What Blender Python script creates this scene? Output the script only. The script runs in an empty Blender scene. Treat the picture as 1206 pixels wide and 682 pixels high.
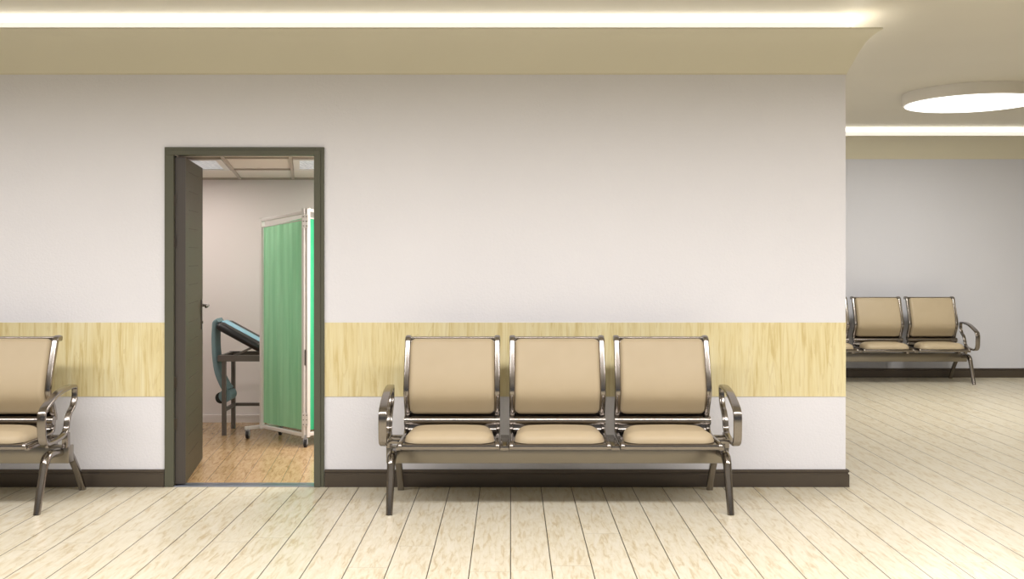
import bpy, bmesh, math, random
from mathutils import Vector, Matrix
random.seed(7)
S = bpy.context.scene
COL = S.collection
WY = 6.14      # waiting room wall plane
FY = 11.586    # far corridor wall plane
CX = 2.107     # outer corner of the wall
CH = 2.969     # ceiling height

# ------------------------------------------------------------------ helpers
def lin(c):
    return tuple(((v/255)/12.92 if v/255 <= .04045 else ((v/255+.055)/1.055)**2.4) for v in c)

def new_mat(name, rgb=(200,200,200), rough=.5, metal=0., spec=.5):
    m = bpy.data.materials.new(name); m.use_nodes = True
    b = m.node_tree.nodes['Principled BSDF']
    b.inputs['Base Color'].default_value = (*lin(rgb), 1)
    b.inputs['Roughness'].default_value = rough
    b.inputs['Metallic'].default_value = metal
    b.inputs['Specular IOR Level'].default_value = spec
    return m

class NT:
    def __init__(s, m): s.t = m.node_tree; s.b = s.t.nodes['Principled BSDF']
    def n(s, typ, **kw):
        nd = s.t.nodes.new(typ)
        for k, v in kw.items():
            if k in nd.inputs: nd.inputs[k].default_value = v
            else: setattr(nd, k, v)
        return nd
    def l(s, a, b): s.t.links.new(a, b)
    def math(s, op, a, b=None, c=None):
        nd = s.t.nodes.new('ShaderNodeMath'); nd.operation = op
        for i, v in enumerate((a, b, c)):
            if v is None: continue
            if isinstance(v, (int, float)): nd.inputs[i].default_value = v
            else: s.l(v, nd.inputs[i])
        return nd.outputs[0]
    def ramp(s, fac, stops):
        nd = s.t.nodes.new('ShaderNodeValToRGB'); e = nd.color_ramp.elements
        while len(e) < len(stops): e.new(.5)
        for i, (p, c) in enumerate(stops):
            e[i].position = p; e[i].color = (*lin(c), 1)
        s.l(fac, nd.inputs[0]); return nd.outputs[0]
    def mix(s, fac, a, b, blend='MIX'):
        nd = s.t.nodes.new('ShaderNodeMix'); nd.data_type = 'RGBA'; nd.blend_type = blend
        for sock, v in ((nd.inputs[0], fac), (nd.inputs[6], a), (nd.inputs[7], b)):
            if isinstance(v, (int, float)): sock.default_value = v
            elif isinstance(v, tuple): sock.default_value = (*v, 1)
            else: s.l(v, sock)
        return nd.outputs[2]
    def coords(s, rot=0., scale=(1,1,1)):
        tc = s.t.nodes.new('ShaderNodeTexCoord'); mp = s.t.nodes.new('ShaderNodeMapping')
        s.l(tc.outputs['Object'], mp.inputs[0]); mp.inputs['Rotation'].default_value[2] = rot
        mp.inputs['Scale'].default_value = scale
        return mp.outputs[0]
    def noise(s, vec, scale, detail=3, rough=.5, dist=0.):
        nd = s.t.nodes.new('ShaderNodeTexNoise')
        s.l(vec, nd.inputs['Vector']); nd.inputs['Scale'].default_value = scale
        nd.inputs['Detail'].default_value = detail; nd.inputs['Roughness'].default_value = rough
        nd.inputs['Distortion'].default_value = dist
        return nd.outputs[0]
    def bump(s, h, strength=.2, dist=.002):
        nd = s.t.nodes.new('ShaderNodeBump'); nd.inputs['Strength'].default_value = strength
        nd.inputs['Distance'].default_value = dist
        s.l(h, nd.inputs['Height']); s.l(nd.outputs[0], s.b.inputs['Normal'])

def link(name, bm, mat, parent=None, loc=None, smooth=False, angle=35):
    bmesh.ops.recalc_face_normals(bm, faces=bm.faces[:])
    me = bpy.data.meshes.new(name); bm.to_mesh(me); bm.free()
    o = bpy.data.objects.new(name, me); COL.objects.link(o)
    me.materials.append(mat)
    if smooth:
        for p in me.polygons: p.use_smooth = True
        me.set_sharp_from_angle(angle=math.radians(angle))
    if parent: o.parent = parent
    if loc: o.location = loc
    return o

def box(bm, x0, x1, y0, y1, z0, z1, bev=0.):
    g = bmesh.ops.create_cube(bm, size=1.)
    vs = g['verts']
    for v in vs:
        v.co = Vector(((x0+x1)/2+v.co.x*(x1-x0), (y0+y1)/2+v.co.y*(y1-y0), (z0+z1)/2+v.co.z*(z1-z0)))
    if bev:
        es = list({e for v in vs for e in v.link_edges})
        bmesh.ops.bevel(bm, geom=es, offset=bev, segments=2, affect='EDGES', profile=.5)
    return vs

def cyl(bm, p0, p1, r0, r1=None, seg=20):
    r1 = r0 if r1 is None else r1
    p0, p1 = Vector(p0), Vector(p1); d = p1-p0
    q = d.to_track_quat('Z', 'Y').to_matrix().to_4x4()
    bmesh.ops.create_cone(bm, cap_ends=True, segments=seg, radius1=r0, radius2=r1, depth=d.length,
                          matrix=Matrix.Translation((p0+p1)/2) @ q)

def rrect(w, t, r, n=3):
    out = []
    for (sx, sy, a0) in ((1,1,0), (-1,1,90), (-1,-1,180), (1,-1,270)):
        for k in range(n+1):
            a = math.radians(a0+90*k/n)
            out.append((sx*(w/2-r)+r*math.cos(a), sy*(t/2-r)+r*math.sin(a)))
    return out

def spline(pts, n=6, closed=False):
    P = [Vector(p) for p in pts]; out = []; N = len(P)
    rng = range(N) if closed else range(N-1)
    for i in rng:
        if closed: a, b, c, d = P[(i-1) % N], P[i], P[(i+1) % N], P[(i+2) % N]
        else: a, b, c, d = P[max(i-1,0)], P[i], P[i+1], P[min(i+2,N-1)]
        for k in range(n):
            t = k/n
            out.append(.5*((2*b)+(c-a)*t+(2*a-5*b+4*c-d)*t*t+(-a+3*b-3*c+d)*t**3))
    if not closed: out.append(P[-1])
    return out

def sweep(bm, path, secs, side=Vector((1,0,0)), closed=False):
    """sweep a section (list of (a,b), or one per path point) along path; a runs along 'side'"""
    N = len(path); rings = []
    for i, p in enumerate(path):
        if closed: t = path[(i+1) % N]-path[i-1]
        else: t = path[min(i+1, N-1)]-path[max(i-1, 0)]
        t.normalize(); nrm = t.cross(side).normalized(); sd = nrm.cross(t).normalized()
        sec = secs[i] if isinstance(secs[0], list) else secs
        rings.append([bm.verts.new(p+sd*a+nrm*b) for a, b in sec])
    M = len(rings[0])
    for i in range(N if closed else N-1):
        r0, r1 = rings[i], rings[(i+1) % N]
        for k in range(M):
            bm.faces.new((r0[k], r0[(k+1) % M], r1[(k+1) % M], r1[k]))
    if not closed:
        bm.faces.new(rings[0][::-1]); bm.faces.new(rings[-1])

def along(path, profile):
    """extrude a closed (out, z) profile along wall path entries (x, y, dx, dy)"""
    bm = bmesh.new(); rings = []
    for x, y, dx, dy in path:
        rings.append([bm.verts.new((x+dx*o, y+dy*o, z)) for o, z in profile])
    M = len(profile)
    for r0, r1 in zip(rings, rings[1:]):
        for k in range(M): bm.faces.new((r0[k], r0[(k+1) % M], r1[(k+1) % M], r1[k]))
    bm.faces.new(rings[0]); bm.faces.new(rings[-1])
    return bm

def tag(o, label=None, cat=None, group=None, kind=None):
    if label: o['label'] = label
    if cat: o['category'] = cat
    if group: o['group'] = group
    if kind: o['kind'] = kind
    return o

def empty(name, loc, rz=0.):
    o = bpy.data.objects.new(name, None); COL.objects.link(o)
    o.location = loc; o.rotation_euler = (0, 0, rz); o.empty_display_size = .1
    return o

def struct(o): o['kind'] = 'structure'; return o

# ------------------------------------------------------------------ materials
def mat_wall(name, rgb, bump=.5):
    m = new_mat(name, rgb, .55, spec=.25); t = NT(m); v = t.coords()
    n = t.noise(v, 70, 4, .6); n2 = t.noise(v, 1.3, 2)
    c = t.mix(n2, lin(rgb), lin(tuple(int(k*.975) for k in rgb)))
    t.l(c, t.b.inputs['Base Color']); t.bump(n, bump, .004)
    return m
M_wall = mat_wall('wall_paint', (236, 235, 239))
M_farwall = mat_wall('corridor_paint', (226, 227, 234))
M_ceil = mat_wall('ceiling_paint', (236, 230, 214), .12)
M_cove = mat_wall('cove_plaster', (234, 228, 206), .1)
M_exwall = mat_wall('exam_room_paint', (228, 218, 214), .08)
M_back = mat_wall('rear_room_paint', (206, 196, 178), .1)

def mat_floor(name, width, rot, base, mid, dark, joint, rough, contrast=1., x0=0., length=1.9, jw=.0045):
    m = new_mat(name, base, rough, spec=.45); t = NT(m); v = t.coords(rot)
    sp = t.t.nodes.new('ShaderNodeSeparateXYZ'); t.l(v, sp.inputs[0])
    u = t.math('DIVIDE', t.math('ADD', sp.outputs[0], x0+100*width), width)
    idx = t.math('FLOOR', u); fr = t.math('FRACT', u)
    edge = t.math('MULTIPLY', t.math('MINIMUM', fr, t.math('SUBTRACT', 1., fr)), width)
    wn = t.t.nodes.new('ShaderNodeTexWhiteNoise'); wn.noise_dimensions = '1D'; t.l(idx, wn.inputs['W'])
    off = t.math('MULTIPLY', wn.outputs[0], 7.3)
    yy = t.math('ADD', sp.outputs[1], off)
    ul = t.math('DIVIDE', t.math('ADD', yy, 50.), length)
    frl = t.math('FRACT', ul); il = t.math('FLOOR', ul)
    edgel = t.math('MULTIPLY', t.math('MINIMUM', frl, t.math('SUBTRACT', 1., frl)), length)
    wn2 = t.t.nodes.new('ShaderNodeTexWhiteNoise'); wn2.noise_dimensions = '2D'
    cb = t.t.nodes.new('ShaderNodeCombineXYZ'); t.l(idx, cb.inputs[0]); t.l(il, cb.inputs[1]); t.l(cb.outputs[0], wn2.inputs['Vector'])
    c2 = t.t.nodes.new('ShaderNodeCombineXYZ')
    t.l(t.math('MULTIPLY', sp.outputs[0], 1.), c2.inputs[0])
    t.l(t.math('MULTIPLY', yy, .16), c2.inputs[1]); t.l(t.math('MULTIPLY', wn2.outputs[0], 9.), c2.inputs[2])
    g = t.noise(c2.outputs[0], 40, 6, .62, .8)
    c3 = t.t.nodes.new('ShaderNodeCombineXYZ')
    t.l(sp.outputs[0], c3.inputs[0]); t.l(t.math('MULTIPLY', yy, .45), c3.inputs[1]); t.l(idx, c3.inputs[2])
    bl = t.noise(c3.outputs[0], 21, 6, .72, .8)
    col = t.ramp(g, [(.33, dark), (.47, mid), (.62, base)])
    col = t.mix(t.math('MULTIPLY', t.math('SMOOTH_MAX', t.math('SUBTRACT', bl, .53), 0., .02), 4.*contrast), col, lin(dark))
    col = t.mix(t.math('MULTIPLY', wn2.outputs[0], .22*contrast), col, lin(mid))
    jl = t.math('LESS_THAN', edge, jw/2); je = t.math('MULTIPLY', t.math('LESS_THAN', edgel, .0016), .35)
    j = t.math('MAXIMUM', jl, je)
    col = t.mix(j, col, lin(joint))
    t.l(col, t.b.inputs['Base Color'])
    t.bump(t.math('SUBTRACT', t.math('MULTIPLY', g, .12), jl), .3, .002)
    rr = t.math('ADD', t.math('MULTIPLY', g, .2), rough-.1); t.l(rr, t.b.inputs['Roughness'])
    return m
M_floor = mat_floor('pale_plank_floor', .19, 0, (211,205,188), (205,197,175), (186,170,138), (50,42,26), .34, .55)
M_exfloor = mat_floor('exam_plank_floor', .12, -.114, (188,160,122), (178,148,108), (150,118,78), (120,94,64), .2, .9, .03, .9, .003)

def mat_woodband():
    m = new_mat('pale_wood_panel', (224,206,156), .45, spec=.35); t = NT(m); v = t.coords()
    sp = t.t.nodes.new('ShaderNodeSeparateXYZ'); t.l(v, sp.inputs[0])
    u = t.math('DIVIDE', t.math('ADD', sp.outputs[0], 30.02), .19); idx = t.math('FLOOR', u)
    wn = t.t.nodes.new('ShaderNodeTexWhiteNoise'); wn.noise_dimensions = '1D'; t.l(idx, wn.inputs['W'])
    c = t.t.nodes.new('ShaderNodeCombineXYZ')
    t.l(sp.outputs[0], c.inputs[0]); t.l(t.math('MULTIPLY', sp.outputs[2], .07), c.inputs[2])
    t.l(t.math('MULTIPLY', wn.outputs[0], 11.), c.inputs[1])
    g = t.noise(c.outputs[0], 30, 6, .6, .9)
    g2 = t.noise(c.outputs[0], 7, 3, .55, 1.5)
    col = t.ramp(g, [(.34, (212,192,134)), (.46, (230,216,166)), (.66, (238,228,188))])
    rings = t.math('MULTIPLY', t.math('LESS_THAN', t.math('ABSOLUTE', t.math('SUBTRACT', t.math('FRACT', t.math('MULTIPLY', g2, 9.)), .5)), .07), .35)
    col = t.mix(rings, col, lin((208,188,134)))
    col = t.mix(t.math('MULTIPLY', wn.outputs[0], .25), col, lin((224,206,156)))
    t.l(col, t.b.inputs['Base Color']); t.bump(g, .06, .002)
    return m
M_band = mat_woodband()

def mat_metal(name, rgb, rough):
    m = new_mat(name, rgb, rough, 1.); t = NT(m)
    v = t.coords(0, (3, 60, 60)); n = t.noise(v, 12, 2)
    t.l(t.math('ADD', t.math('MULTIPLY', n, .1), rough-.05), t.b.inputs['Roughness'])
    return m
M_chrome = mat_metal('brushed_chrome', (150, 144, 139), .2)
M_beam = mat_metal('satin_beam_metal', (150, 144, 134), .3)
M_dark = mat_metal('dark_metal', (92, 86, 80), .32)
M_base = new_mat('baseboard_metal', (92, 84, 76), .3, .55)
t = NT(M_base); t.bump(t.noise(t.coords(), 140, 2), .08, .001)
def mat_vinyl():
    m = new_mat('beige_vinyl', (206,184,146), .48, spec=.4); t = NT(m); v = t.coords()
    n = t.noise(v, 320, 2); n2 = t.noise(v, 9, 2)
    t.l(t.mix(n2, lin((186,170,142)), lin((180,163,134))), t.b.inputs['Base Color'])
    t.bump(n, .12, .001)
    return m
M_vinyl = mat_vinyl()
M_doorframe = new_mat('olive_grey_frame', (92, 92, 78), .5, spec=.3)
t = NT(M_doorframe); t.bump(t.noise(t.coords(), 60, 2), .05, .001)
M_leaf = new_mat('dark_door_leaf', (96, 86, 68), .5, spec=.3)
def leaf_nodes():
    t = NT(M_leaf); v = t.coords(0, (1, 1, 9)); n = t.noise(v, 8, 4)
    t.l(t.mix(n, lin((70,65,50)), lin((58,52,38))), t.b.inputs['Base Color'])
leaf_nodes()
M_leafedge = new_mat('door_edge', (74, 68, 63), .5)
M_black = new_mat('black_vinyl', (18, 18, 20), .42)
M_blue = new_mat('pale_blue_vinyl', (150, 196, 214), .5)
M_teal = new_mat('teal_cloth', (118, 142, 146), .8)
t = NT(M_teal); t.bump(t.noise(t.coords(), 220, 2), .3, .002)
M_bed = new_mat('bed_frame_paint', (104, 98, 92), .4, .3)
M_white = new_mat('white_frame_paint', (214, 209, 202), .4)
M_rubber = new_mat('black_rubber', (26, 26, 28), .6)
M_greyrub = new_mat('wheel_hub_grey', (150, 150, 150), .4)
def mat_curtain(name, a, b):
    m = new_mat(name, a, .8, spec=.1); t = NT(m); v = t.coords(0, (1, 1, .06))
    n = t.noise(v, 22, 3, .5, .4)
    col = t.ramp(n, [(.35, b), (.6, a)])
    t.l(col, t.b.inputs['Base Color'])
    tr = t.t.nodes.new('ShaderNodeBsdfTranslucent'); t.l(col, tr.inputs[0])
    mx = t.t.nodes.new('ShaderNodeMixShader'); mx.inputs[0].default_value = .35
    out = t.t.nodes['Material Output']
    t.l(t.b.outputs[0], mx.inputs[1]); t.l(tr.outputs[0], mx.inputs[2]); t.l(mx.outputs[0], out.inputs[0])
    return m
M_cur1 = mat_curtain('green_curtain', (166, 218, 178), (150, 206, 164))
M_cur2 = mat_curtain('teal_green_curtain', (84, 206, 152), (62, 186, 132))
def mat_emit(name, rgb, strength):
    m = new_mat(name, (240,240,240), .4); b = m.node_tree.nodes['Principled BSDF']
    b.inputs['Emission Color'].default_value = (*lin(rgb), 1); b.inputs['Emission Strength'].default_value = strength
    return m
M_litwall = mat_emit('lit_wall_glow', (255, 249, 238), 2.6)  # brightness of the cove-lit wall, put in as emission
M_rope = mat_emit('led_rope_glow', (255, 248, 236), 7.)
M_ledlow = mat_emit('led_cover_glow', (255, 248, 236), .75)
M_disc = mat_emit('disc_diffuser_glow', (255, 253, 248), 3.0)
M_discrim = new_mat('disc_rim_plaster', (238, 232, 220), .5)
def mat_tilelight():
    m = new_mat('prismatic_diffuser', (205,212,218), .3); t = NT(m)
    n = t.noise(t.coords(0, (40,3,1)), 2, 2)
    col = t.ramp(n, [(.3, (150,160,170)), (.7, (212,216,220))])
    t.l(col, t.b.inputs['Emission Color']); t.b.inputs['Emission Strength'].default_value = .35
    t.l(col, t.b.inputs['Base Color'])
    return m
M_tlight = mat_tilelight()
M_tile = mat_wall('ceiling_tile', (228, 218, 206), .1)
M_gridbar = new_mat('ceiling_grid_bar', (176, 162, 148), .5)
M_thresh = new_mat('threshold_metal', (150, 158, 176), .3, .8)

# ------------------------------------------------------------------ setting
bm = bmesh.new()
for x0, x1, y0, y1 in ((-8, 10, -5, 6.2), (2.0, 10, 6.2, 11.8)):
    box(bm, x0, x1, y0, y1, -.1, 0)
struct(link('floor', bm, M_floor))
bm = bmesh.new(); box(bm, -3.4, 1.0, 6.2, 8.7, -.1, 0)
struct(link('floor_inner', bm, M_exfloor))
bm = bmesh.new(); box(bm, -8, 10, -5, 11.8, CH, CH+.1)
struct(link('ceiling', bm, M_ceil))
DX0, DX1, DZ = -2.163, -1.178, 2.125
bm = bmesh.new()
box(bm, -8, DX0, WY, WY+.1, 0, CH); box(bm, DX1, CX, WY, WY+.1, 0, CH); box(bm, DX0, DX1, WY, WY+.1, DZ, CH)
struct(link('wall_front', bm, M_wall))
bm = bmesh.new(); box(bm, CX-.1, CX, WY+.1, FY, 0, CH); struct(link('wall_side', bm, M_wall))
bm = bmesh.new(); box(bm, CX-.1, 10, FY, FY+.12, 0, CH); struct(link('wall_back', bm, M_farwall))
bm = bmesh.new(); box(bm, -8.1, -8, -5, WY+.1, 0, CH); struct(link('wall_left', bm, M_back))
bm = bmesh.new(); box(bm, 10, 10.1, -5, FY+.12, 0, CH); struct(link('wall_right', bm, M_back))
# room behind the door
bm = bmesh.new()
box(bm, -3.4, 1.0, 8.5, 8.6, 0, 2.3); struct(link('wall_inner_back', bm, M_exwall))
bm = bmesh.new(); box(bm, -3.4, -3.3, 6.24, 8.5, 0, 2.3); struct(link('wall_inner_left', bm, M_exwall))
bm = bmesh.new(); box(bm, .9, 1.0, 6.24, 8.5, 0, 2.3); struct(link('wall_inner_right', bm, M_exwall))
bm = bmesh.new(); box(bm, -3.3, .9, 6.24, 8.5, 2.125, 2.2); struct(link('ceiling_inner', bm, M_tile))
# suspended ceiling grid of that room
bm = bmesh.new()
for k in range(-2, 6):
    xa = -2.347+.46*k
    def gx(y): return xa-(y-8.47)*.214
    pts = [(gx(6.25), 6.25), (gx(8.5), 8.5)]
    if min(pts[0][0], pts[1][0]) < -3.28 or max(pts[0][0], pts[1][0]) > .88: continue
    v = [bm.verts.new((px+s*.012, py, z)) for z in (2.112, 2.127) for (px, py) in pts for s in (-1, 1)]
    for f in ((0,1,3,2),(4,6,7,5),(0,2,6,4),(1,5,7,3),(0,4,5,1),(2,3,7,6)): bm.faces.new([v[i] for i in f])
box(bm, -3.3, .9, 7.565, 7.587, 2.112, 2.127); box(bm, -3.3, .9, 6.66, 6.682, 2.112, 2.127)
box(bm, -3.3, .9, 8.475, 8.5, 2.108, 2.127)
struct(link('trim_1', bm, M_gridbar))
def tile_light(k, label):
    xa = -2.347+.46*k
    def gx(y, o): return xa-(y-8.47)*.214+o
    cx, cy = gx(7.13, .23), 7.13
    r = empty('ceiling_light', (cx, cy, 2.11)); tag(r, label, 'ceiling light')
    def slab(bm, o0, o1, y0, y1, z0, z1):
        v = [bm.verts.new((gx(y, o)-cx, y-cy, z-2.11)) for z in (z0, z1) for y in (y0, y1) for o in (o0, o1)]
        for f in ((0,1,3,2),(4,6,7,5),(0,2,6,4),(1,5,7,3),(0,4,5,1),(2,3,7,6)): bm.faces.new([v[i] for i in f])
    bm = bmesh.new()
    slab(bm, .016, .06, 6.70, 7.55, 2.108, 2.124); slab(bm, .40, .444, 6.70, 7.55, 2.108, 2.124)
    slab(bm, .06, .40, 6.70, 6.76, 2.108, 2.124); slab(bm, .06, .40, 7.5, 7.55, 2.108, 2.124)
    link('light_frame', bm, M_white, r)
    bm = bmesh.new(); slab(bm, .06, .40, 6.76, 7.5, 2.114, 2.124); link('diffuser', bm, M_tlight, r)
tile_light(-1, 'square recessed ceiling light with bluish diffuser beside the top of the open door')
tile_light(1, 'square recessed ceiling light with bluish diffuser above the green folding screen')
bm = bmesh.new(); box(bm, -3.3, .9, 8.485, 8.5, 0, .065); struct(link('baseboard_inner', bm, M_exwall))

# wood band, baseboards, cove, light strips
bm = bmesh.new(); box(bm, -8, DX0-.01, WY-.004, WY, .566, 1.031); struct(link('trim_2', bm, M_band))
bm = bmesh.new(); box(bm, DX1+.01, CX, WY-.004, WY, .566, 1.031); struct(link('trim_3', bm, M_band))
bprof = [(0,0), (.018,0), (.018,.078), (.012,.084), (.012,.09), (.018,.094), (.018,.104), (.012,.109), (0,.109)]
struct(link('baseboard_left', along([(-8,WY,0,-1), (DX0-.012,WY,0,-1)], bprof), M_base))
struct(link('baseboard_right', along([(DX1+.012,WY,0,-1), (CX,WY,1,-1), (CX,FY,1,-1), (10,FY,0,-1)], bprof), M_base))
wpath = [(-8,WY,0,-1), (CX,WY,1,-1), (CX,FY,1,-1), (10,FY,0,-1)]
cprof = [(0,2.590), (.006,2.590), (.006,2.598), (.03,2.650), (.06,2.715), (.085,2.760), (.10,2.782), (.12,2.803), (.145,2.824), (.17,2.838), (.17,2.848),
         (.155,2.848), (.12,2.826), (.09,2.796), (.06,2.750), (0,2.72)]
struct(link('trim_4', along(wpath, cprof), M_cove, smooth=True, angle=20))
# light strips above the cove; upper face glows in place of lit wall
def led(name, prof, mat, label, path):
    o = link(name, along(path, prof), mat); return o
for path, lab in ((wpath[:2]+[(CX, 8.6, 1, 0)], 'long white light strip above the cove over the near wall'),
                  ([(CX+.2,FY,0,-1), (10,FY,0,-1)], 'white light strip above the cove of the far corridor wall')):
    r = empty('light_strip', (path[0][0], path[0][1], 2.84)); tag(r, lab, 'light strip')
    loc = (-r.location.x, -r.location.y, -r.location.z)
    a = led('lit_wall_face', [(0,2.915), (.016,2.915), (.016,2.958), (0,2.958)], M_litwall, '', path)
    b = led('cover_strip', [(0,2.855), (.022,2.855), (.022,2.914), (0,2.914)], M_ledlow, '', path)
    parts = [a, b]
    if len(path) == 3:
        parts.append(led('upward_led', [(.095,2.802), (.130,2.836), (.130,2.842), (.090,2.842)], M_rope, '', [(CX,6.06,1,0), (CX,11.3,1,0)]))
    for o in parts: o.parent = r; o.location = loc

# ------------------------------------------------------------------ door frame and door
bm = bmesh.new()
fx0, fx1, fz = DX0-.008, DX1+.008, DZ+.008
box(bm, fx0, fx0+.056, WY-.016, WY+.012, 0, fz, .002)
box(bm, fx0, fx0+.020, WY+.012, WY+.1, 0, fz, .002)
box(bm, fx1-.056, fx1, WY-.016, WY+.1, 0, fz, .002)
box(bm, fx0+.056, fx1-.056, WY-.016, WY+.1, fz-.046, fz, .002)
box(bm, fx1-.062, fx1-.022, WY-.024, WY-.016, 0, fz-.022, .002)
box(bm, fx0+.022, fx1-.062, WY-.024, WY-.016, fz-.05, fz-.022, .002)
struct(link('trim_5', bm, M_doorframe))
bm = bmesh.new(); box(bm, DX0+.05, DX1-.05, WY-.012, WY+.08, 0, .006, .002); struct(link('trim_6', bm, M_thresh))
# leaf: local x = thickness, local y = width
bm = bmesh.new(); box(bm, DX0+.011, DX0+.033, WY+.074, WY+.094, 0, fz-.046); struct(link('trim_gap_blocker', bm, M_rubber))  # black strip added to block light in the gap beside the leaf
dr = empty('door_1', (-2.052, 6.166, .012)); dr['kind'] = 'structure'
ang = math.atan2(.133, .764)
dr.rotation_euler = (0, 0, ang)
LW, LH, LT = .775, 2.060, .062
bm = bmesh.new(); box(bm, -LT, 0, 0, LW, 0, LH, .002)
link('door_leaf', bm, M_leaf, dr)
bm = bmesh.new(); box(bm, -LT, .0, -.004, .0, .001, LH-.001); link('edge_strip', bm, M_leafedge, dr)
bm = bmesh.new()
for k in range(16): box(bm, 0, .0012, .13, .54, .16+.121*k, .163+.121*k)
link('panel_groove', bm, new_mat('groove_shadow', (56, 50, 38), .7), dr)
for z in (.38, .64, 1.53, 1.79):
    bm = bmesh.new(); cyl(bm, (-LT-.006, -.010, z-.035), (-LT-.006, -.010, z+.035), .006, seg=12)
    box(bm, -LT-.004, -LT+.012, -.008, -.004, z-.035, z+.035)
    link('hinge', bm, M_dark, dr, smooth=True)
bm = bmesh.new()
box(bm, 0, .006, LW-.085, LW-.045, .92, 1.13, .002)
h = link('handle_plate', bm, M_dark, dr)
bm = bmesh.new()
cyl(bm, (.006, LW-.065, 1.09), (.05, LW-.065, 1.09), .010, seg=16)
sweep(bm, spline([(.046, LW-.062, 1.09), (.052, LW-.10, 1.09), (.052, LW-.17, 1.086), (.046, LW-.19, 1.084)], 5), rrect(.016, .016, .006), side=Vector((0,0,1)))
cyl(bm, (.006, LW-.065, .97), (.012, LW-.065, .97), .009, seg=12)
link('door_handle', bm, M_chrome, h, smooth=True)

# ------------------------------------------------------------------ disc ceiling lamp
dl = empty('ceiling_lamp', (4.30, 9.10, CH)); tag(dl, 'large round white disc lamp mounted on the ceiling of the far corridor', 'ceiling lamp')
bm = bmesh.new()
prof = [(0,0), (.605,0), (.605,-.098), (.598,-.105), (.585,-.105), (.585,-.098), (0,-.098)]
N = 96; rings = []
for r_, z_ in prof:
    rings.append([bm.verts.new((r_*math.cos(2*math.pi*k/N), r_*math.sin(2*math.pi*k/N), z_)) for k in range(N)] if r_ else None)
for a, b in zip(rings[1:], rings[2:-1]):
    for k in range(N): bm.faces.new((a[k], a[(k+1) % N], b[(k+1) % N], b[k]))
bm.faces.new(rings[1]); bm.faces.new(rings[-2])
link('lamp_rim', bm, M_discrim, dl, smooth=True)
bm = bmesh.new()
bmesh.ops.create_cone(bm, cap_ends=True, segments=96, radius1=.584, radius2=.584, depth=.006, matrix=Matrix.Translation((0,0,-.1025)))
link('lamp_diffuser', bm, M_disc, dl)

# ------------------------------------------------------------------ waiting bench
OY = 5.77                       # bench origin in wall-1 coordinates
def L(y, z): return (y-OY, z)
PITCH, SW = .623, .571
def arc_profile(pts):
    P = spline([(0., *L(y, z)) for y, z in pts], 10)
    s = [0.]
    for a, b in zip(P, P[1:]): s.append(s[-1]+(b-a).length)
    return P, s
def at_arc(P, s, d):
    d = max(0, min(d, s[-1]))
    for i in range(len(s)-1):
        if d <= s[i+1]:
            t = (d-s[i])/(s[i+1]-s[i]); p = P[i].lerp(P[i+1], t)
            tg = (P[min(i+2, len(P)-1)]-P[max(i-1, 0)]).normalized()
            return p, tg
    return P[-1], (P[-1]-P[-2]).normalized()

def cushion(bm, P, s, flip, d0, d1, w, T, r, e, lift=0., dome=.25, taper=0.):
    NU, NV = 44, 36; a, b = w/2, (d1-d0)/2; mid = (d0+d1)/2
    def sdf(x, y):
        qx, qy = abs(x)-(a-r), abs(y)-(b-r)
        return math.hypot(max(qx,0), max(qy,0))+min(max(qx,qy),0)-r
    grids = []
    for top in (1, 0):
        g = []
        for i in range(NU+1):
            row = []
            for j in range(NV+1):
                uu = math.sin((i/NU-.5)*math.pi)*.35+(2*i/NU-1)*.65
                vv = math.sin((j/NV-.5)*math.pi)*.35+(2*j/NV-1)*.65
                x, y = a*uu, b*vv
                qx, qy = abs(x)-(a-r), abs(y)-(b-r)
                if qx > 0 and qy > 0:          # square corner squeezed onto the rounded one
                    m = max(qx, qy); h = math.hypot(qx, qy); k = m/h
                    x = math.copysign(a-r+qx*k, x); y = math.copysign(b-r+qy*k, y)
                d = max(0., -sdf(x, y)); q = min(d/e, 1.)
                hh = T*math.sqrt(max(0., 1-(1-q)**2))*(1-dome+dome*(1-(x/a)**2*.6-(y/b)**2*.4))
                hh = hh*.9+T*.1
                if not top: hh = 0.
                p, tg = at_arc(P, s, mid+y)
                nrm = Vector((0, -tg.z, tg.y))*flip
                if nrm.z < 0 and flip == -1: nrm = -nrm
                xs = x*(1+taper*(y/b))
                row.append(bm.verts.new(Vector((xs, 0, 0))+p+nrm*(hh+lift)))
            g.append(row)
        grids.append(g)
    for g in grids:
        for i in range(NU):
            for j in range(NV): bm.faces.new((g[i][j], g[i+1][j], g[i+1][j+1], g[i][j+1]))
    A, B = grids
    loop = [(i,0) for i in range(NU)]+[(NU,j) for j in range(NV)]+[(i,NV) for i in range(NU,0,-1)]+[(0,j) for j in range(NV,0,-1)]
    for k in range(len(loop)):
        (i,j),(i2,j2) = loop[k], loop[(k+1) % len(loop)]
        bm.faces.new((A[i][j], A[i2][j2], B[i2][j2], B[i][j]))
    bmesh.ops.remove_doubles(bm, verts=bm.verts[:], dist=1e-5)

FLIP = 1
BACK = [(5.818,.474), (5.818,.50), (5.800,.55), (5.764,.615), (5.752,.645), (5.755,.68), (5.770,.74), (5.800,.83), (5.832,.92), (5.843,.945), (5.856,.955)]
SEAT = [(5.80,.455), (5.793,.425), (5.765,.405), (5.70,.398), (5.60,.396), (5.50,.398), (5.462,.396), (5.452,.388), (5.450,.372)]

def sheet(bm, P, w, t):
    sweep(bm, P, [(w/2, t/2), (-w/2, t/2), (-w/2, -t/2), (w/2, -t/2)])

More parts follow.
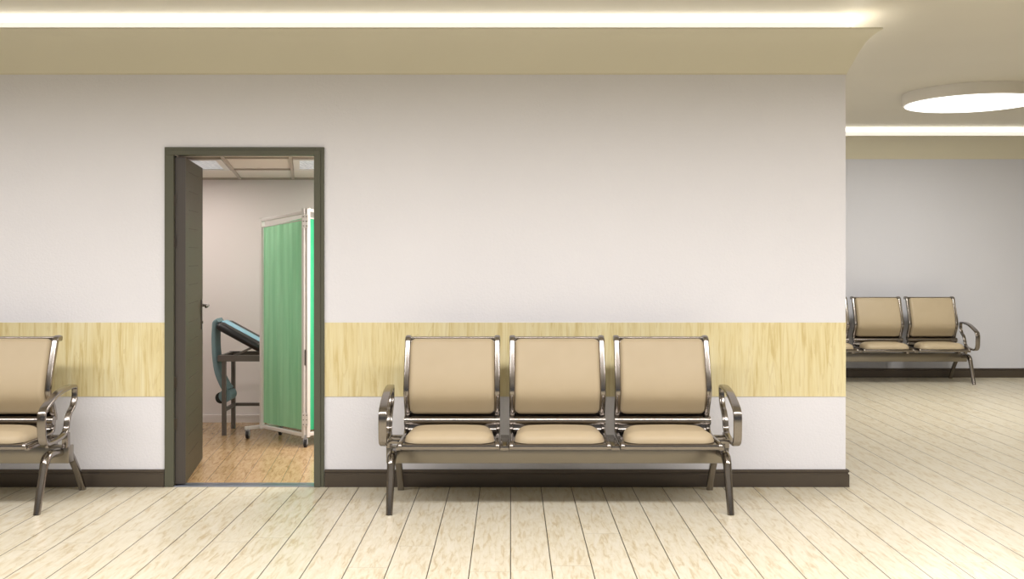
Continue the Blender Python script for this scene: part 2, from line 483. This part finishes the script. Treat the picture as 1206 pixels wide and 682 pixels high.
def make_bench():
    root = empty('waiting_bench', (0,0,0))
    # beam
    bm = bmesh.new(); y0 = 5.75-OY
    box(bm, -1.01, 1.01, y0, y0+.07, .228, .328, .005)
    link('beam', bm, M_beam, root, smooth=True)
    # legs
    for s in (-1, 1):
        pts = [(5.471,0), (5.50,.09), (5.55,.235), (5.566,.272), (5.60,.300), (5.66,.305), (5.752,.295)]
        P = spline([(s*.957, *L(y, z)) for y, z in pts], 6)
        P[0].z = 0
        n = len(P); secs = []
        for i in range(n):
            f = i/(n-1); w = .038+.015*min(1, f*1.6)
            secs.append(rrect(w, w*.95, w*.46, 5))
        bm = bmesh.new(); sweep(bm, P, secs)
        for v in bm.verts:
            if v.co.z < .004: v.co.z = 0
        link('leg', bm, M_chrome, root, smooth=True, angle=60)
        pts = [(5.815,.285), (5.86,.272), (5.90,.235), (5.98,.135), (6.062,0)]
        P = spline([(s*.957, *L(y, z)) for y, z in pts], 6)
        bm = bmesh.new(); sweep(bm, P, [rrect(.048-.01*i/(len(P)-1), .034, .011, 4) for i in range(len(P))])
        for v in bm.verts:
            if v.co.z < .012: v.co.z = 0
        link('leg', bm, M_chrome, root, smooth=True, angle=60)
    # armrests
    for s in (-1, 1):
        pts = [(5.86,.668), (5.77,.672), (5.66,.658), (5.55,.622), (5.48,.588), (5.457,.555), (5.455,.49), (5.462,.43), (5.485,.398), (5.53,.386),
               (5.62,.388), (5.71,.400), (5.755,.430), (5.772,.480), (5.80,.520), (5.842,.552), (5.868,.60), (5.872,.645)]
        P = spline([(s*.992, *L(y, z)) for y, z in pts], 5, closed=True)
        secs = []
        for p in P:
            y = p.y+OY; top = p.z > .56 and y < 5.84
            w = .047 if (top or y < 5.5) else .034
            secs.append(rrect(w, .021, .006, 3))
        # smooth widths
        ws = [max(a for a, b in sc)*2 for sc in secs]
        for _ in range(6): ws = [(ws[i-1]+2*ws[i]+ws[(i+1) % len(ws)])/4 for i in range(len(ws))]
        bm = bmesh.new(); sweep(bm, P, [rrect(w, .021, .006, 3) for w in ws], closed=True)
        a = link('armrest', bm, M_chrome, root, smooth=True, angle=50)
        bm = bmesh.new(); box(bm, s*.992-.017, s*.992+.017, 5.735-OY, 5.775-OY, .32, .41, .004)
        link('arm_mount', bm, M_chrome, a, smooth=True)
        x0, x1 = sorted((s*.905, s*.985))
        for yy in (5.60, 5.72):
            bm = bmesh.new(); box(bm, x0, x1, yy-OY, yy+.035-OY, .372, .398, .004)
            link('side_bar', bm, M_chrome, a, smooth=True)
    # support brackets on the beam
    for x in (-PITCH/2, PITCH/2, -.905, .905):
        bm = bmesh.new()
        w = .026 if abs(x) < .5 else .014
        box(bm, x-w+.001, x+w-.001, 5.462-OY, 5.80-OY, .362, .388, .004)
        box(bm, x-w*.7, x+w*.7, 5.70-OY, 5.82-OY, .326, .366, .003)
        link('support_bracket', bm, M_chrome, root, smooth=True)
    PB, sB = arc_profile(BACK); PS, sS = arc_profile(SEAT)
    for k in (-1, 0, 1):
        cx = k*PITCH
        bm = bmesh.new(); sheet(bm, [p+Vector((0,.006,0)) for p in PB], SW-.06, .006)
        for s in (-1, 1):
            Q = [p+Vector((s*(SW/2-.019), 0, 0)) for p in PB]
            end = spline([Q[-1], Q[-1]+Vector((0,.020,.002)), Q[-1]+Vector((0,.040,-.002))], 3)
            sweep(bm, Q+end[1:], rrect(.036, .034, .010, 3))
        cyl(bm, (-SW/2+.02, 5.858-OY, .958), (SW/2-.02, 5.858-OY, .958), .009, seg=14)
        cyl(bm, (-SW/2+.002, 5.788-OY, .474), (SW/2-.002, 5.788-OY, .474), .026, seg=24)
        b = link('backrest', bm, M_chrome, root, (cx,0,0), smooth=True, angle=40)
        bm = bmesh.new(); cushion(bm, PB, sB, 1, .044, sB[-1]-.010, .504, .036, .036, .030, .004, .15)
        link('back_cushion', bm, M_vinyl, b, smooth=True, angle=60)
        bm = bmesh.new(); sheet(bm, [p+Vector((0,0,-.004)) for p in PS], SW-.05, .006)
        for s in (-1, 1):
            Q = [p+Vector((s*(SW/2-.013), 0, -.002)) for p in PS[:-8]]
            sweep(bm, Q, rrect(.024, .026, .007, 3))
        box(bm, -SW/2, SW/2, 5.445-OY, 5.468-OY, .370, .397, .005)
        st = link('seat', bm, M_chrome, root, (cx,0,0), smooth=True, angle=40)
        bm = bmesh.new(); cushion(bm, PS, sS, -1, .058, sS[-1]-.036, .500, .068, .085, .075, .002, .22, .04)
        link('seat_cushion', bm, M_vinyl, st, smooth=True, angle=60)
    return root

def children(o): return [c for c in bpy.data.objects if c.parent == o]
def copy_tree(o, parent=None):
    kids = children(o)
    c = o.copy(); COL.objects.link(c); c.parent = parent
    for k in kids: copy_tree(k, c)
    return c
bench = make_bench()
GRP = 'three-seat waiting benches against the walls'
b2, b3 = copy_tree(bench), copy_tree(bench)
bench.location = (.277, OY, 0)
b2.location = (-3.612, OY, 0)
b3.location = (4.225, FY-WY+OY, 0)
tag(bench, 'three-seat chrome bench with beige cushions in full view right of the open door', 'bench', GRP)
tag(b2, 'chrome bench with beige cushions left of the door, cut off by the left edge', 'bench', GRP)
tag(b3, 'chrome bench with beige cushions against the far corridor wall, partly behind the corner', 'bench', GRP)

# ------------------------------------------------------------------ folding screen
P0, P1, P2 = Vector((-1.975, 7.76, 0)), Vector((-1.552, 7.395, 0)), Vector((-1.17, 7.80, 0))
sc_ = empty('folding_screen', (P1.x, P1.y, 0)); O = Vector((P1.x, P1.y, 0))
tag(sc_, 'green curtained folding screen with white frame on casters inside the doorway', 'folding screen')
def screen_panel(A, B, hA, hB, mat):
    A, B = A-O, B-O; d = (B-A).normalized(); nrm = Vector((-d.y, d.x, 0)); up = Vector((0,0,1))
    bm = bmesh.new(); sec = rrect(.030, .030, .004, 2)
    sweep(bm, [A+up*.075, A+up*hA], sec, side=d); sweep(bm, [B+up*.068, B+up*hB], sec, side=d)
    for za, zb in ((hA-.012, hB-.03), (.095, .090)):
        sweep(bm, [A+d*.012+up*za, B-d*.012+up*zb], rrect(.026, .026, .004, 2), side=nrm)
    for q, h in ((A, hA), (B, hB)):
        for w in (-.045, .0): pass
        box(bm, q.x-.017, q.x+.017, q.y-.017, q.y+.017, h, h+.006)
    f = link('frame', bm, M_white, sc_)
    bm = bmesh.new(); cols = []; Ln = (B-A).length; n = 60
    for i in range(n+1):
        tt = i/n; x = .02+tt*(Ln-.04)
        w = .0035*math.sin(tt*40)+.003*math.sin(tt*23+1)
        zt = hA-.06+(hB-hA)*tt-.012; col = []
        for j in range(13):
            z = .125+(zt-.125)*j/12; k = .35+.65*math.sin(math.pi*(.1+.8*j/12))
            col.append(bm.verts.new(A+d*x+nrm*(w*k)+up*z))
        cols.append(col)
    for a, b in zip(cols, cols[1:]):
        for j in range(12): bm.faces.new((a[j], b[j], b[j+1], a[j+1]))
    link('curtain', bm, mat, f, smooth=True, angle=180)
    bm = bmesh.new()
    for za, zb in ((hA-.07, hB-.085), ):
        cyl(bm, A+up*za, B+up*zb, .005, seg=10)
    link('curtain_rod', bm, M_white, f, smooth=True)
d1 = (P1-P0).normalized(); d2 = (P2-P1).normalized()
screen_panel(P0, P1-d1*.018, 1.745, 1.808, M_cur1)
screen_panel(P1+d2*.018, P2, 1.808, 1.76, M_cur2)
for z in (1.66, .16):
    bm = bmesh.new(); box(bm, -.022, .022, -.0215, -.018, z, z+.10, .001)
    hg = link('hinge', bm, M_white, sc_)
    for dz in (.015, .05, .085):
        for q in (-1, 1):
            bm = bmesh.new(); cyl(bm, (q*.012, -.026, z+dz), (q*.012, -.021, z+dz), .004, seg=10); link('screw', bm, M_dark, hg)
bm = bmesh.new(); box(bm, -.004, .004, -.024, -.014, .62, .74); link('latch', bm, M_dark, sc_)
def caster(x, y, parent, top):
    bm = bmesh.new()
    cyl(bm, (x, y, top-.012), (x, y, top+.02), .008, seg=12)
    box(bm, x-.016, x-.012, y-.018, y+.018, .022, top-.008, .001); box(bm, x+.012, x+.016, y-.018, y+.018, .022, top-.008, .001)
    box(bm, x-.016, x+.016, y-.014, y+.014, top-.013, top-.006, .001)
    c = link('caster', bm, M_greyrub, parent)
    bm = bmesh.new(); a = .5
    cyl(bm, (x-.010, y, .030), (x+.010, y, .030), .030, seg=24)
    link('wheel', bm, M_rubber, c, smooth=True)
    bm = bmesh.new(); cyl(bm, (x-.0115, y, .030), (x+.0115, y, .030), .014, seg=16); link('wheel_hub', bm, M_white, c, smooth=True)
    return c
for A, B, post in (((-2.105, 7.735), (-1.845, 7.915), P0), ((-1.20, 7.70), (-1.13, 7.86), P2)):
    a, b = Vector((*A, 0))-O, Vector((*B, 0))-O
    bm = bmesh.new(); sweep(bm, [a+Vector((0,0,.082)), b+Vector((0,0,.082))], rrect(.028, .022, .005, 2), side=Vector((0,0,1)))
    ft = link('foot_bar', bm, M_white, sc_)
for x, y in ((-2.085, 7.745), (-1.862, 7.90), (-1.195, 7.72), (-1.14, 7.84), (-1.552, 7.393)):
    caster(x-O.x, y-O.y, sc_, .072)

# ------------------------------------------------------------------ examination couch
EB = empty('examination_couch', (-1.45, 8.08, 0)); ox, oy = 1.45, -8.08
tag(EB, 'examination couch with raised black and pale blue backrest behind the folding screen', 'couch')
X0, X1, YF, YR = -2.355, -.5, 7.865, 8.19
bm = bmesh.new()
for y in (YF, YR): box(bm, X0+ox, X1+ox, y-.014+oy, y+.014+oy, .598, .648, .002)
for x in (X0+.015, X1-.015): box(bm, x-.015+ox, x+.015+ox, YF+oy, YR+oy, .60, .645, .002)
link('bed_frame', bm, M_bed, EB)
for x, y in ((-2.31, YF+.01), (-2.355+.03, YR), (-.55, YF+.01), (-.55, YR)):
    bm = bmesh.new(); box(bm, x-.016+ox, x+.016+ox, y-.014+oy, y+.014+oy, 0, .60, .002)
    link('leg', bm, M_bed, EB)
bm = bmesh.new()
box(bm, -2.30+ox, -.55+ox, YR-.012+oy, YR+.012+oy, .19, .215)
box(bm, -2.325+ox, -2.30+ox, YF+oy, YR+oy, .19, .215)
link('stretcher', bm, M_bed, EB)
bm = bmesh.new()
sweep(bm, [Vector((-2.22+ox, YF+.01+oy, .645)), Vector((-2.03+ox, YF+.01+oy, .735))], rrect(.018, .018, .003, 2), side=Vector((0,1,0)))
link('back_strut', bm, M_bed, EB)
def pad(x0, z0, x1, z1, T, name, up_only=False):
    d = Vector((x1-x0, 0, z1-z0)); ln = d.length; u = d.normalized(); nr = Vector((-u.z, 0, u.x))
    if nr.z < 0: nr = -nr
    def bx(t0, t1, mat, nm, par, inset=0.):
        bm = bmesh.new(); box(bm, 0, ln, YF-.01+oy+inset, YR+.03+oy-inset, t0, t1, min(.03, (t1-t0)*.45))
        for v in bm.verts:
            c = v.co.copy(); v.co = Vector((x0+ox, 0, z0))+u*c.x+Vector((0, c.y, 0))+nr*c.z
        return link(nm, bm, mat, par, smooth=True, angle=60)
    p = bx(0, T, M_black, name, EB)
    bx(T-.012, T+.003, M_blue, 'pad_cover', p, .11)
pad(-2.385, .862, -2.02, .662, .062, 'backrest_pad')
pad(-2.0, .652, -.5, .652, .062, 'seat_pad')
# hanging teal cloth, rolled at its lower end
bm = bmesh.new()
pts = [(-2.375, .925), (-2.40, .905), (-2.405, .86), (-2.408, .76), (-2.40, .62), (-2.378, .50), (-2.335, .40), (-2.305, .355)]
P = spline([(x+ox, 7.985+oy, z) for x, z in pts], 6)
sweep(bm, P, [rrect(.16, .034+.035*max(0, i/(len(P)-1)-.5), .012, 3) for i in range(len(P))], side=Vector((0,1,0)))
cl = link('hanging_cover', bm, M_teal, EB, smooth=True, angle=60)
bm = bmesh.new()
cyl(bm, (-2.312+ox, 7.90+oy, .312), (-2.312+ox, 8.07+oy, .312), .050, seg=32)
link('cover_roll', bm, M_teal, cl, smooth=True)
bm = bmesh.new()
cyl(bm, (-2.345+ox, 7.905+oy, .298), (-2.345+ox, 8.06+oy, .298), .046, seg=32)
link('bolster', bm, M_black, cl, smooth=True)

# ------------------------------------------------------------------ lights
def area(name, loc, size, power, rgb=(255,250,242), rot=(0,0,0), sy=None, shape='DISK'):
    l = bpy.data.lights.new(name, 'AREA'); l.energy = power; l.color = lin(rgb)
    l.size = size
    if sy: l.shape = 'RECTANGLE'; l.size_y = sy
    else: l.shape = shape
    o = bpy.data.objects.new(name, l); COL.objects.link(o); o.location = loc; o.rotation_euler = rot
    return o
a1 = area('ceiling_area_light', (.5, 3.3, CH-.05), 13., 425, (254,250,249), sy=.5)
a1.data.spread = math.radians(166)
area('ceiling_area_light', (.5, -1.0, CH-.05), 13., 20, (247,248,255), sy=.5)
area('disc_area_light', (4.30, 9.10, CH-.112), 1.15, 74)
area('disc_area_light', (8.2, 8.8, CH-.06), 1.15, 26)
area('exam_area_light', (-.3, 7.3, 2.09), 1.3, 84, (255,249,244), shape='SQUARE')
area('exam_area_light', (-2.75, 7.6, 2.10), .8, 13, (255,249,244), shape='SQUARE')

W = bpy.data.worlds.new('world'); S.world = W; W.use_nodes = True
wt = W.node_tree; bg = wt.nodes['Background']
bg.inputs[0].default_value = (*lin((238,243,255)), 1); bg.inputs[1].default_value = .2

# ------------------------------------------------------------------ camera
cam = bpy.data.cameras.new('camera'); co = bpy.data.objects.new('camera', cam); COL.objects.link(co)
co.location = (0, 0, 1.46); co.rotation_euler = (math.radians(90), 0, 0)
cam.sensor_width = 36; cam.sensor_fit = 'HORIZONTAL'; cam.lens = 1150/1206*36
cam.shift_x = 1.7/1206; cam.shift_y = -41.4/1206
cam.clip_start = .05
S.camera = co
S.cycles.diffuse_bounces = 2
S.view_settings.view_transform = 'Standard'; S.view_settings.look = 'None'
S.view_settings.exposure = 0.; S.view_settings.gamma = 1.
